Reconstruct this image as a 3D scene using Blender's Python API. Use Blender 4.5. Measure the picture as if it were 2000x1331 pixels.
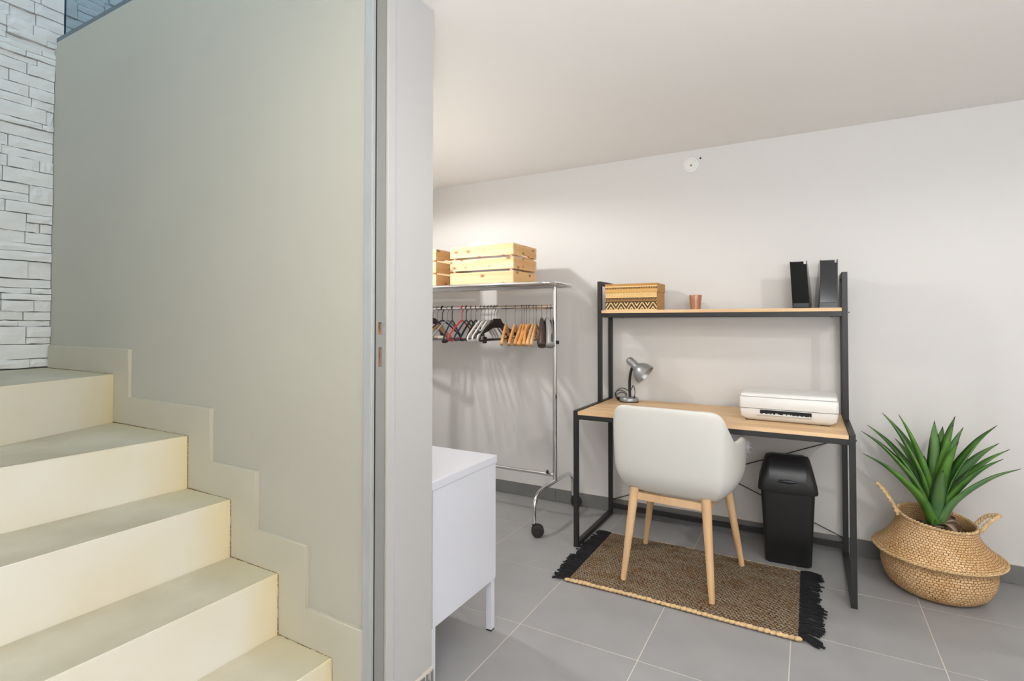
import bpy, bmesh, math, random
from mathutils import Vector, Matrix, noise
random.seed(7)
PI = math.pi
for o in list(bpy.data.objects): bpy.data.objects.remove(o)
SC = bpy.context.scene
COL = SC.collection

# ------------------------------------------------------------------ camera, world, lights, exposure
cam_d = bpy.data.cameras.new('camera'); cam = bpy.data.objects.new('camera', cam_d); COL.objects.link(cam)
cam.location = (0, 0, 1.25)
cam.rotation_euler = (math.radians(90 + 1.05), 0, math.radians(29.17))
cam_d.sensor_width = 36; cam_d.lens = 1037 / 2000 * 36
cam_d.shift_y = -(665.5 - 611) / 2000
cam_d.clip_start = .05
SC.camera = cam
SC.view_settings.view_transform = 'Standard'
SC.view_settings.look = 'None'
SC.view_settings.gamma = 1
SC.view_settings.use_curve_mapping = False
SC.view_settings.exposure = 0.0

W = bpy.data.worlds.new('daylight'); SC.world = W; W.use_nodes = True
bgn = W.node_tree.nodes['Background']
bgn.inputs[0].default_value = (.80, .91, 1.0, 1); bgn.inputs[1].default_value = .5

def lamp(name, kind, loc, power, color=(1, 1, 1), size=.1, rot=(0, 0, 0), size_y=None):
    d = bpy.data.lights.new(name, kind); o = bpy.data.objects.new(name, d); COL.objects.link(o)
    d.energy = power; d.color = color; o.location = loc; o.rotation_euler = rot
    if kind == 'AREA':
        d.size = size
        if size_y: d.shape = 'RECTANGLE'; d.size_y = size_y
    else: d.shadow_soft_size = size
    return o
for p_, e_ in (((-2.22, 2.19, 2.25), 52), ((1.30, 1.0, 2.27), 50)):      # recessed ceiling spots
    l_ = lamp('ceiling_spot_light', 'SPOT', p_, e_, (1, .985, .965), .045); l_.data.spot_size = math.radians(174); l_.data.spot_blend = .25
lamp('warm_fill_light', 'AREA', (-.3, -.7, 2.30), 12, (1, .88, .70), 1.2)  # added warm fill for the stair wall, not a known lamp
lamp('bounce_fill_light', 'AREA', (.6, -.9, 1.35), 128, (.965, .985, 1), .8, (math.radians(165), 0, 0))  # added fill behind the camera, aimed up to brighten the ceiling
lamp('bounce_fill_light', 'AREA', (1.6, -1.2, 1.9), 6, (.965, .985, 1), 1.0, (math.radians(75), 0, math.radians(15)))  # second added fill, aimed forward into the room
lamp('storage_fill_light', 'AREA', (-2.1, 2.1, 1.42), 5.2, (1, .98, .95), 1.2, (math.radians(180), 0, 0))  # added fill hidden behind the partition, lifts the ceiling on the left
lamp('stairwell_skylight', 'AREA', (-2.3, -.2, 3.9), 20, (.52, .82, 1.0), 1.6, (math.radians(12), 0, 0))

# ------------------------------------------------------------------ materials
def lin(c):
    return tuple(((v/255)/12.92 if v/255 <= .04045 else ((v/255+.055)/1.055)**2.4) for v in c)
def raw(c): return tuple(v/255 for v in c)
def mat(name, rgb, rough=.5, metal=0, noise_amt=0, noise_scale=8, bump=0, bump_scale=60, rgb2=None, stretch=(1, 1, 1), spec=None, coat=0):
    m = bpy.data.materials.new(name); m.use_nodes = True; nt = m.node_tree; N = nt.nodes; L = nt.links
    b = N['Principled BSDF']; c = lin(rgb)
    b.inputs['Roughness'].default_value = rough; b.inputs['Metallic'].default_value = metal
    if spec is not None: b.inputs['Specular IOR Level'].default_value = spec
    if coat: b.inputs['Coat Weight'].default_value = coat
    b.inputs['Base Color'].default_value = (*c, 1)
    if noise_amt or bump:
        tc = N.new('ShaderNodeTexCoord'); mp = N.new('ShaderNodeMapping'); L.new(tc.outputs['Object'], mp.inputs[0])
        mp.inputs['Scale'].default_value = stretch
    if noise_amt:
        n = N.new('ShaderNodeTexNoise'); n.inputs['Scale'].default_value = noise_scale; n.inputs['Detail'].default_value = 5
        L.new(mp.outputs[0], n.inputs['Vector'])
        r = N.new('ShaderNodeValToRGB'); L.new(n.outputs[0], r.inputs[0]); L.new(r.outputs[0], b.inputs['Base Color'])
        c2 = lin(rgb2) if rgb2 else tuple(v*(1-noise_amt) for v in c)
        r.color_ramp.elements[0].position = .35; r.color_ramp.elements[0].color = (*c2, 1)
        r.color_ramp.elements[1].position = .65; r.color_ramp.elements[1].color = (*c, 1)
    if bump:
        n = N.new('ShaderNodeTexNoise'); n.inputs['Scale'].default_value = bump_scale; n.inputs['Detail'].default_value = 4
        L.new(mp.outputs[0], n.inputs['Vector'])
        bp = N.new('ShaderNodeBump'); bp.inputs['Strength'].default_value = bump; bp.inputs['Distance'].default_value = .002
        L.new(n.outputs[0], bp.inputs['Height']); L.new(bp.outputs[0], b.inputs['Normal'])
    return m
def attr_mat(name, rough=.8, bump=0, bump_scale=200):
    m = mat(name, (200, 200, 200), rough, bump=bump, bump_scale=bump_scale)
    nt = m.node_tree; a = nt.nodes.new('ShaderNodeAttribute'); a.attribute_name = 'Col'
    nt.links.new(a.outputs['Color'], nt.nodes['Principled BSDF'].inputs['Base Color'])
    return m
def wood_mat(name, base, dark, axis=0, scale=1., knots=False, rough=.45, amt=.6):
    """straight grain along the given object axis"""
    m = bpy.data.materials.new(name); m.use_nodes = True; nt = m.node_tree; N = nt.nodes; L = nt.links
    b = N['Principled BSDF']; b.inputs['Roughness'].default_value = rough
    tc = N.new('ShaderNodeTexCoord'); mp = N.new('ShaderNodeMapping'); L.new(tc.outputs['Object'], mp.inputs[0])
    s = [30*scale]*3; s[axis] = 1.6*scale; mp.inputs['Scale'].default_value = s
    oi = N.new('ShaderNodeObjectInfo'); ml = N.new('ShaderNodeMath'); ml.operation = 'MULTIPLY'; ml.inputs[1].default_value = 13
    L.new(oi.outputs['Random'], ml.inputs[0]); cx = N.new('ShaderNodeCombineXYZ')
    for i in range(3): L.new(ml.outputs[0], cx.inputs[i])
    L.new(cx.outputs[0], mp.inputs['Location'])
    n = N.new('ShaderNodeTexNoise'); n.inputs['Scale'].default_value = 1; n.inputs['Detail'].default_value = 4; n.inputs['Distortion'].default_value = .6
    L.new(mp.outputs[0], n.inputs['Vector'])
    r = N.new('ShaderNodeValToRGB'); L.new(n.outputs[0], r.inputs[0])
    r.color_ramp.elements[0].position = .3; r.color_ramp.elements[0].color = (*lin(dark), 1)
    r.color_ramp.elements[1].position = .3+amt*.5; r.color_ramp.elements[1].color = (*lin(base), 1)
    out = r.outputs[0]
    if knots:
        mp2 = N.new('ShaderNodeMapping'); L.new(tc.outputs['Object'], mp2.inputs[0]); s2 = [20, 20, 20]; s2[axis] = 11
        mp2.inputs['Scale'].default_value = s2; L.new(cx.outputs[0], mp2.inputs['Location'])
        v = N.new('ShaderNodeTexVoronoi'); v.inputs['Scale'].default_value = 1; L.new(mp2.outputs[0], v.inputs['Vector'])
        r2 = N.new('ShaderNodeValToRGB'); L.new(v.outputs['Distance'], r2.inputs[0])
        r2.color_ramp.elements[0].position = .13; r2.color_ramp.elements[0].color = (.25, .11, .04, 1)
        r2.color_ramp.elements[1].position = .25; r2.color_ramp.elements[1].color = (1, 1, 1, 1)
        mx = N.new('ShaderNodeMix'); mx.data_type = 'RGBA'; mx.blend_type = 'MULTIPLY'; mx.inputs[0].default_value = .75
        L.new(out, mx.inputs[6]); L.new(r2.outputs[0], mx.inputs[7]); out = mx.outputs[2]
    L.new(out, b.inputs['Base Color'])
    return m
M = {}
M['wall'] = mat('white_wall_paint', (215, 213, 211), .85, bump=.12, bump_scale=220)
M['ceil'] = mat('ceiling_paint', (238, 235, 231), .9)
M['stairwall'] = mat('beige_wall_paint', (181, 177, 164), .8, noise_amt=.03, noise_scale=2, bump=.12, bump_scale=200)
M['step'] = mat('cream_painted_concrete', (220, 217, 207), .5, noise_amt=.1, noise_scale=2.5, rgb2=(216, 209, 190), bump=.25, bump_scale=30)
M['tread'] = mat('shaded_cream_tread', (196, 189, 170), .55, noise_amt=.2, noise_scale=4, rgb2=(176, 168, 146), bump=.3, bump_scale=30)  # same cream paint as the risers, with weaker light put into the colour
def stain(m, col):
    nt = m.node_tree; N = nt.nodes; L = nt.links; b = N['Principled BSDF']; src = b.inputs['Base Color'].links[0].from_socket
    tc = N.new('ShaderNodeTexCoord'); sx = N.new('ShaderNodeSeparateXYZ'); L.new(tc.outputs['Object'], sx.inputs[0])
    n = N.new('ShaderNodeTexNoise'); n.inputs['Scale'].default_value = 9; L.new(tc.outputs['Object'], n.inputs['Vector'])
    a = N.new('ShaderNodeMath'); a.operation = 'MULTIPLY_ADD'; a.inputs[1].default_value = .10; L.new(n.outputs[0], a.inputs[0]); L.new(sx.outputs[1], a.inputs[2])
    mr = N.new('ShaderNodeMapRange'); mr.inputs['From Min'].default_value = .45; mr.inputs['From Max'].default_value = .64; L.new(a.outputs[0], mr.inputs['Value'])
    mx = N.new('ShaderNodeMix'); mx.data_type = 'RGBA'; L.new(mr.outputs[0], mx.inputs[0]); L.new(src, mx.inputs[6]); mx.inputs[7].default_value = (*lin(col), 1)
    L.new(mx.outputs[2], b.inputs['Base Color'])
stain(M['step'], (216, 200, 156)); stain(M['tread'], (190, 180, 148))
M['skirt'] = mat('cream_skirting', (190, 184, 166), .6, noise_amt=.05, noise_scale=5)
M['casing'] = mat('grey_white_casing', (170, 172, 171), .45, noise_amt=.12, noise_scale=14, stretch=(1, 1, .3))
M['reveal'] = mat('white_gloss_reveal', (185, 184, 184), .6)
M['leaf'] = mat('grey_door_edge', (140, 140, 137), .5)
M['rawwood'] = mat('raw_wood_mortise', (164, 118, 72), .8, noise_amt=.5, noise_scale=60)
M['dark'] = mat('dark_gap', (30, 30, 30), .9)
M['tile'] = mat('grey_porcelain_tile', (160, 160, 161), .42, noise_amt=.10, noise_scale=5, bump=.08, bump_scale=90)
M['basetile'] = mat('dark_grey_tile', (122, 122, 122), .5, noise_amt=.12, noise_scale=10)
M['grout'] = mat('pale_grout', (212, 205, 194), .9)
M['stone'] = mat('white_painted_stone', (222, 222, 220), .85, noise_amt=.06, noise_scale=14, bump=.8, bump_scale=45)
M['joint'] = mat('stone_joint', (120, 118, 114), .95)
M['chrome'] = mat('chrome', (225, 226, 228), .14, 1)
M['blackmetal'] = mat('matt_black_steel', (44, 44, 45), .45, spec=.4)
M['oak'] = wood_mat('light_oak_board', (232, 198, 154), (210, 168, 122), 0, .8)
M['beech'] = wood_mat('pale_beech', (226, 190, 148), (208, 166, 120), 2, .6)
M['pine'] = wood_mat('pine', (236, 206, 166), (222, 180, 132), 0, .7, True, .6)
M['piney'] = wood_mat('pine_end', (232, 188, 132), (214, 162, 100), 1, .7, True, .6)
M['hangwood'] = wood_mat('varnished_beech', (222, 166, 100), (196, 130, 66), 1, .6, rough=.35)
M['palehang'] = wood_mat('pale_hanger_wood', (220, 178, 128), (200, 150, 98), 1, .6, rough=.4)
M['leather'] = mat('white_faux_leather', (213, 212, 207), .42, bump=.15, bump_scale=300)
M['whitemetal'] = mat('white_powder_coat', (216, 218, 227), .35)
M['plastic'] = mat('white_plastic', (228, 228, 226), .4)
M['plastic2'] = mat('grey_white_plastic', (205, 205, 203), .45)
M['blackplastic'] = mat('black_plastic', (24, 24, 26), .5, bump=.1, bump_scale=400)
M['lidplastic'] = mat('black_lid_plastic', (30, 34, 42), .32)
M['gloss'] = mat('glossy_black', (12, 12, 13), .14, spec=.22)
M['rubber'] = mat('dark_rubber', (38, 36, 36), .6)
M['silver'] = mat('silver_paint', (165, 167, 170), .35, .6)
M['copper'] = mat('copper_ceramic', (176, 128, 100), .35, .3)
M['rug'] = attr_mat('jute_weave', .95, .3, 300)
M['pattern'] = attr_mat('woven_palm_pattern', .8, .4, 250)
M['jute'] = mat('jute_braid', (232, 198, 150), .9, noise_amt=.3, noise_scale=60)
M['blackyarn'] = mat('black_yarn', (20, 20, 24), .95, bump=.6, bump_scale=500)
M['green'] = mat('agave_green', (96, 146, 56), .4, noise_amt=.4, noise_scale=10, rgb2=(62, 106, 42))
M['green2'] = mat('agave_pale_green', (108, 146, 84), .42, noise_amt=.3, noise_scale=10, rgb2=(80, 124, 78))
M['tip'] = mat('brown_leaf_tip', (60, 50, 38), .6)
M['husk'] = mat('dry_husk', (170, 144, 126), .5, noise_amt=.6, noise_scale=26, rgb2=(72, 54, 42))
M['soil'] = mat('dark_filling', (52, 36, 24), .9, noise_amt=.5, noise_scale=40)
M['glass'] = mat('balustrade_glass', (222, 236, 244), .02)
g = M['glass'].node_tree.nodes['Principled BSDF']; g.inputs['Transmission Weight'].default_value = 1; g.inputs['IOR'].default_value = 1.05
M['glassedge'] = mat('dark_glass_edge', (30, 62, 84), .2)
M['channel'] = mat('zinc_channel', (112, 124, 132), .4, .5)
M['navy'] = mat('navy_plastic', (30, 42, 70), .35)
M['red'] = mat('red_plastic', (214, 48, 44), .35)
M['greyp'] = mat('grey_plastic', (150, 150, 148), .4)
M['whitep'] = mat('white_hanger_plastic', (222, 220, 216), .4)
M['blackp'] = mat('black_hanger_plastic', (28, 26, 26), .4)
M['brownp'] = mat('dark_brown_hanger', (62, 44, 36), .5)
M['wire'] = mat('hanger_wire', (120, 120, 120), .3, 1)
M['paper'] = mat('beige_cloth', (196, 186, 170), .9)
M['fluff'] = mat('white_fluff', (226, 226, 236), .95)

def weave_mat():
    m = bpy.data.materials.new('seagrass_weave'); m.use_nodes = True; nt = m.node_tree; N = nt.nodes; L = nt.links
    b = N['Principled BSDF']; b.inputs['Roughness'].default_value = .75
    tc = N.new('ShaderNodeTexCoord'); mp = N.new('ShaderNodeMapping'); L.new(tc.outputs['UV'], mp.inputs[0]); mp.inputs['Scale'].default_value = (84, 82, 1)
    nd = N.new('ShaderNodeTexNoise'); nd.inputs['Scale'].default_value = 34; L.new(tc.outputs['Object'], nd.inputs['Vector'])
    vs_ = N.new('ShaderNodeVectorMath'); vs_.operation = 'MULTIPLY_ADD'; vs_.inputs[1].default_value = (1.5, 1.1, 0); L.new(nd.outputs['Color'], vs_.inputs[0]); L.new(mp.outputs[0], vs_.inputs[2])
    br = N.new('ShaderNodeTexBrick'); L.new(vs_.outputs[0], br.inputs['Vector']); br.inputs['Scale'].default_value = 1
    br.inputs['Brick Width'].default_value = 1; br.inputs['Row Height'].default_value = 1; br.inputs['Mortar Size'].default_value = .10; br.inputs['Mortar Smooth'].default_value = .8
    br.inputs['Color1'].default_value = (*lin((238, 202, 156)), 1); br.inputs['Color2'].default_value = (*lin((224, 182, 132)), 1); br.inputs['Mortar'].default_value = (*lin((146, 100, 60)), 1)
    n = N.new('ShaderNodeTexNoise'); n.inputs['Scale'].default_value = 7; n.inputs['Detail'].default_value = 3; L.new(tc.outputs['Object'], n.inputs['Vector'])
    r = N.new('ShaderNodeValToRGB'); L.new(n.outputs[0], r.inputs[0]); r.color_ramp.elements[0].position = .35; r.color_ramp.elements[0].color = (.84, .76, .62, 1); r.color_ramp.elements[1].position = .6
    mx = N.new('ShaderNodeMix'); mx.data_type = 'RGBA'; mx.blend_type = 'MULTIPLY'; mx.inputs[0].default_value = 1
    L.new(br.outputs['Color'], mx.inputs[6]); L.new(r.outputs[0], mx.inputs[7]); L.new(mx.outputs[2], b.inputs['Base Color'])
    bp = N.new('ShaderNodeBump'); bp.inputs['Strength'].default_value = .9; bp.inputs['Distance'].default_value = .004; bp.invert = True
    L.new(br.outputs['Fac'], bp.inputs['Height']); L.new(bp.outputs[0], b.inputs['Normal'])
    return m
M['weave'] = weave_mat()

# ------------------------------------------------------------------ helpers
def link(name, me, parent=None):
    o = bpy.data.objects.new(name, me); COL.objects.link(o)
    if parent: o.parent = parent
    return o
def obj(name, bm, m, parent=None, smooth=False, loc=None):
    bmesh.ops.recalc_face_normals(bm, faces=bm.faces)
    me = bpy.data.meshes.new(name); bm.to_mesh(me); bm.free()
    ms = m if isinstance(m, (list, tuple)) else [m]
    for k in ms: me.materials.append(M[k] if isinstance(k, str) else k)
    if smooth:
        for p in me.polygons: p.use_smooth = True
        if smooth != 'all':
            try: me.set_sharp_from_angle(angle=math.radians(40))
            except Exception: pass
    o = link(name, me, parent)
    if loc is not None: o.location = loc
    return o
def tag(o, label, cat, group=None):
    o['label'] = label; o['category'] = cat
    if group: o['group'] = group
    return o
def thing(name, label, cat, loc=(0, 0, 0), rz=0, group=None):
    o = bpy.data.objects.new(name, None); COL.objects.link(o); o.location = loc; o.rotation_euler = (0, 0, rz); o.empty_display_size = .05
    return tag(o, label, cat, group)
def struct(o): o['kind'] = 'structure'; return o
def box(bm, x0, x1, y0, y1, z0, z1, bev=0, mi=0):
    vs = [bm.verts.new(p) for p in ((x0, y0, z0), (x1, y0, z0), (x1, y1, z0), (x0, y1, z0), (x0, y0, z1), (x1, y0, z1), (x1, y1, z1), (x0, y1, z1))]
    fs = [bm.faces.new([vs[i] for i in f]) for f in ((0, 3, 2, 1), (4, 5, 6, 7), (0, 1, 5, 4), (1, 2, 6, 5), (2, 3, 7, 6), (3, 0, 4, 7))]
    for f in fs: f.material_index = mi
    if bev:
        es = list({e for f in fs for e in f.edges})
        r = bmesh.ops.bevel(bm, geom=es, offset=bev, segments=2, affect='EDGES', profile=.6)
        for f in r['faces']: f.material_index = mi
    return vs
def B(*a, **k):
    bm = bmesh.new(); box(bm, *a, **k); return bm
def prism(bm, poly, axis, a, b, mi=0):
    """poly: 2-D points in the two other axes (in x,y,z order), extruded along axis from a to b"""
    def P(u, v, w): return {'x': (w, u, v), 'y': (u, w, v), 'z': (u, v, w)}[axis]
    lo = [bm.verts.new(P(u, v, a)) for u, v in poly]; hi = [bm.verts.new(P(u, v, b)) for u, v in poly]
    n = len(poly); fs = [bm.faces.new(lo), bm.faces.new(hi[::-1])]
    for i in range(n): fs.append(bm.faces.new((lo[i], hi[i], hi[(i+1) % n], lo[(i+1) % n])))
    for f in fs: f.material_index = mi
def sweep(bm, pts, rx, ry=None, n=8, up=(0, 0, 1), caps=True, closed=False, sq=False, mi=0):
    pts = [Vector(p) for p in pts]; k = len(pts); ry = ry if ry is not None else rx
    rx = rx if hasattr(rx, '__len__') else [rx]*k; ry = ry if hasattr(ry, '__len__') else [ry]*k
    rings = []; prev = None
    for i, p in enumerate(pts):
        if closed: t = pts[(i+1) % k]-pts[i-1]
        else: t = pts[min(i+1, k-1)]-pts[max(i-1, 0)]
        t.normalize()
        if prev is None:
            u = Vector(up); 
            if abs(u.dot(t)) > .95: u = Vector((1, 0, 0)) if abs(t.x) < .9 else Vector((0, 1, 0))
            a = t.cross(u).normalized()
        else: a = (prev - t*prev.dot(t)).normalized()
        prev = a; b = a.cross(t)
        ring = []
        for j in range(n):
            th = 2*PI*(j+(.5 if sq else 0))/n
            c, s = math.cos(th), math.sin(th)
            if sq: c, s = c*1.4142, s*1.4142
            ring.append(bm.verts.new(p+a*c*rx[i]+b*s*ry[i]))
        rings.append(ring)
    for i in range(k if closed else k-1):
        A, C = rings[i], rings[(i+1) % k]
        for j in range(n):
            f = bm.faces.new((A[j], A[(j+1) % n], C[(j+1) % n], C[j])); f.material_index = mi
    if caps and not closed:
        bm.faces.new(rings[0][::-1]).material_index = mi; bm.faces.new(rings[-1]).material_index = mi
def curve(pts, sub=6, closed=False):
    """Catmull-Rom"""
    P = [Vector(p) for p in pts]; n = len(P); out = []
    rng = n if closed else n-1
    for i in range(rng):
        p0 = P[i-1] if (i > 0 or closed) else P[0]; p1 = P[i]; p2 = P[(i+1) % n]; p3 = P[(i+2) % n] if (i+2 < n or closed) else P[-1]
        for s in range(sub):
            t = s/sub
            out.append(.5*((2*p1)+(p2-p0)*t+(2*p0-5*p1+4*p2-p3)*t*t+(3*p1-p0-3*p2+p3)*t**3))
    if not closed: out.append(P[-1])
    return out
def lathe(bm, prof, seg=32, c=(0, 0, 0), uv=False, ax=None, mi=0):
    rings = []; c = Vector(c)
    R = Vector((0, 0, 1)).rotation_difference(Vector(ax)).to_matrix() if ax else Matrix.Identity(3)
    for r, z in prof:
        if r < 1e-6: rings.append([bm.verts.new(c+R@Vector((0, 0, z)))])
        else: rings.append([bm.verts.new(c+R@Vector((r*math.cos(2*PI*i/seg), r*math.sin(2*PI*i/seg), z))) for i in range(seg)])
    lay = bm.loops.layers.uv.verify() if uv else None
    L = [0]
    for i in range(1, len(prof)): L.append(L[-1]+math.hypot(prof[i][0]-prof[i-1][0], prof[i][1]-prof[i-1][1]))
    for i in range(len(rings)-1):
        A, C = rings[i], rings[i+1]
        for j in range(seg):
            j2 = (j+1) % seg
            if len(A) == 1 and len(C) == 1: continue
            if len(A) == 1: f = bm.faces.new((A[0], C[j2], C[j])); us = (j+.5, j+1, j); vs = (L[i], L[i+1], L[i+1])
            elif len(C) == 1: f = bm.faces.new((A[j], A[j2], C[0])); us = (j, j+1, j+.5); vs = (L[i], L[i], L[i+1])
            else: f = bm.faces.new((A[j], A[j2], C[j2], C[j])); us = (j, j+1, j+1, j); vs = (L[i], L[i], L[i+1], L[i+1])
            f.material_index = mi
            if uv:
                for lp, u, v in zip(f.loops, us, vs): lp[lay].uv = (u/seg, v)
def rrect(w, d, r, n=4, cx=0, cy=0):
    out = []
    for k, (sx, sy) in enumerate(((1, 1), (-1, 1), (-1, -1), (1, -1))):
        for i in range(n+1):
            a = PI/2*k+PI/2*i/n
            out.append((cx+sx*(w/2-r)+r*math.cos(a), cy+sy*(d/2-r)+r*math.sin(a)))
    return out
def loft(bm, secs, capb=True, capt=True, mi=0):
    rings = [[bm.verts.new(p) for p in s] for s in secs]
    n = len(rings[0])
    for i in range(len(rings)-1):
        for j in range(n):
            bm.faces.new((rings[i][j], rings[i][(j+1) % n], rings[i+1][(j+1) % n], rings[i+1][j])).material_index = mi
    if capb: bm.faces.new(rings[0][::-1]).material_index = mi
    if capt: bm.faces.new(rings[-1]).material_index = mi
def instance(o, parent=None, loc=None):
    c = o.copy(); COL.objects.link(c)
    if parent: c.parent = parent
    if loc is not None: c.location = loc
    return c
def copy_tree(o, parent=None):
    c = o.copy(); COL.objects.link(c); c.parent = parent
    for ch in list(o.children): copy_tree(ch, c)
    return c

# ------------------------------------------------------------------ setting
YW = 3.408      # back wall
XE = -1.117     # end of the partition
YS = 1.171      # stair side of the partition
ZC = 2.32
fl = struct(obj('floor', B(-3.3, 2.6, -2.0, 3.5, -.12, -.0012), 'grout'))
T = .4915; ox = -1.0545; oy = 1.959
tbm = B(-T/2+.002, T/2-.002, -T/2+.002, T/2-.002, -.02, 0, bev=.0006)
first = None
for i in range(-4, 8):
    for j in range(-8, 3):
        x = ox+T*(i+.5); y = oy+.4855*(j+.5)
        if j == 2: y += 0
        if first is None:
            first = obj('tile', tbm, 'tile', fl, loc=(x, y, 0)); first.scale = (1, .4855/.4915, 1)
        else:
            t = instance(first, fl, (x, y, 0)); t.scale = (1, .4855/.4915, 1)
struct(obj('wall_back', B(-3.2, 2.6, YW, YW+.15, -.1, ZC+.3), 'wall'))
ce = bmesh.new(); box(ce, XE-.003, 2.6, -2.0, YW, ZC, ZC+.28); box(ce, -3.2, XE-.003, 1.441, YW, ZC, ZC+.28)
struct(obj('ceiling', ce, 'ceil'))
struct(obj('wall_right', B(2.4, 2.55, -2.0, YW, 0, ZC), 'wall'))
struct(obj('wall_upper', B(XE-.003, XE+.15, -2.0, YS, ZC+.28, 3.7), 'wall'))
wf = bmesh.new(); box(wf, -3.5, 2.6, -2.15, -2.0, -.05, 3.7)
struct(obj('wall_front', wf, 'wall'))
struct(obj('wall_room_left', B(-3.1, -2.95, 1.441, YW, 0, ZC), 'wall'))
bb = struct(obj('baseboard_back', B(-2.95, 2.4, YW-.006, YW, 0, .092), 'grout'))
for i in range(-4, 8):
    x0 = -1.0555+.4905*i; x1 = x0+.4905
    x0 = max(x0, -2.94)
    if x1 > 2.4: break
    obj('tile', B(x0+.0018, x1-.0018, YW-.012, YW-.004, .003, .09, bev=.001), 'basetile', bb)
# partition between stair and room
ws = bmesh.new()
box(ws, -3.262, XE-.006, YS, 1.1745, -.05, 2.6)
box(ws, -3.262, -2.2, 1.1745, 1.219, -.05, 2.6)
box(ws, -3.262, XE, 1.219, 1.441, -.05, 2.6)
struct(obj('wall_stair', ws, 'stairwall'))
struct(obj('wall_reveal', B(XE-.004, XE+.003, 1.2535, 1.4425, .1, ZC), 'reveal'))
tr = bmesh.new(); box(tr, -1.149, XE+.001, 1.156, YS-.0005, 0, 2.6, bev=.003)
struct(obj('trim_1', tr, 'casing'))
struct(obj('trim_2', B(XE-.002, XE+.006, 1.2195, 1.2525, 0, ZC, bev=.0015), 'reveal'))
# reveal base tile with its rough plaster edge
bt = struct(obj('baseboard_reveal', B(XE-.004, XE+.010, 1.27, 1.444, 0, .088, bev=.001), 'basetile'))
pe = bmesh.new()
for i in range(26):
    y = 1.27+i*.0067; h = random.uniform(.002, .006)
    box(pe, XE-.003, XE+.006+random.uniform(0, .005), y, y+.0068, .088-.001*random.random(), .092+h)
for y, l in ((1.425, .03), (1.418, .022), (1.40, .016), (1.3655, .03)): box(pe, XE+.009, XE+.0112, y, y+.0016, .09-l, .09)
obj('plaster_edge', pe, 'grout', bt)
# sliding door leaf parked in the partition
d1 = bmesh.new(); box(d1, -1.95, -1.127, 1.178, 1.216, .01, 2.3)
for y0, y1, z0, z1 in ((1.178, 1.216, .01, 1.117), (1.178, 1.216, 1.175, 1.213), (1.178, 1.216, 1.25, 2.3), (1.178, 1.189, 1.117, 1.175), (1.2035, 1.216, 1.117, 1.175), (1.178, 1.187, 1.213, 1.25), (1.2035, 1.216, 1.213, 1.25)):
    box(d1, -1.127, -1.119, y0, y1, z0, z1)
dr = struct(obj('door_1', d1, 'leaf'))
obj('mortise', B(-1.1275, -1.125, 1.186, 1.2036, 1.116, 1.251), 'rawwood', dr)
obj('latch', B(-1.1268, -1.1175, 1.2055, 1.2165, 1.216, 1.241, bev=.001), 'silver', dr)

struct(obj('slot_shade', B(-1.20, -1.1205, 1.1747, 1.1778, 0, 2.3), 'dark'))  # dark filler strip standing in for the shade in the door slot
struct(obj('trim_5', B(-1.13, XE+.0034, 1.2525, 1.2538, .1, ZC), 'joint'))
# stone-clad side wall of the stair: every stone a piece
sw = struct(obj('wall_left', B(-3.5, -3.262, -1.2, 3.3, -.05, 3.7), 'joint'))
random.seed(21)
def stone(y0, y1, z0, z1):
    d = -3.236+random.uniform(-.012, .006)
    bm = bmesh.new(); g = .0016; ny, nz = 4, 2
    grid = []
    for a in range(ny+1):
        row = []
        for c in range(nz+1):
            y = y0+g+(y1-y0-2*g)*a/ny; z = z0+g+(z1-z0-2*g)*c/nz
            e = 0 if (0 < a < ny and 0 < c < nz) else -.003
            row.append(bm.verts.new((d+e+random.uniform(-.0016, .0016), y, z+(random.uniform(-.0022, .0022) if 0 < a < ny else 0))))
        grid.append(row)
    bk = [[bm.verts.new((-3.265, v.co.y, v.co.z)) if (a in (0, ny) or c in (0, nz)) else None for c, v in enumerate(r)] for a, r in enumerate(grid)]
    for a in range(ny):
        for c in range(nz): bm.faces.new((grid[a][c], grid[a+1][c], grid[a+1][c+1], grid[a][c+1]))
    for a in range(ny):
        for c in (0, nz): bm.faces.new((grid[a][c], bk[a][c], bk[a+1][c], grid[a+1][c]))
    for c in range(nz):
        for a in (0, ny): bm.faces.new((grid[a][c], grid[a][c+1], bk[a][c+1], bk[a][c]))
    obj('stone', bm, 'stone', sw)
ys_lim = (.80, 2.05)
z = 1.034; cnt = 0
while z < 3.3:
    h = random.choice((.028, .042, .055, .07, .085))
    lo, hi = ys_lim
    if z < 2.45: hi = YS-.001
    if z > 2.2: lo = .8
    y = lo-random.uniform(0, .15)
    while y < hi:
        w = random.uniform(.09, .24); y1 = y+w
        if y1 > hi-.03 : y1 = hi
        r = random.random()
        if r < .35 and h > .055:
            s = h*random.uniform(.35, .65)
            if random.random() < .5:
                ym = y+(y1-y)*random.uniform(.35, .65); stone(y, ym, z, z+s); stone(ym, y1, z, z+s); stone(y, y1, z+s, z+h); cnt += 3
            else: stone(y, y1, z, z+s); stone(y, y1, z+s, z+h); cnt += 2
        else: stone(y, y1, z, z+h); cnt += 1
        y = y1
    z += h
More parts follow.
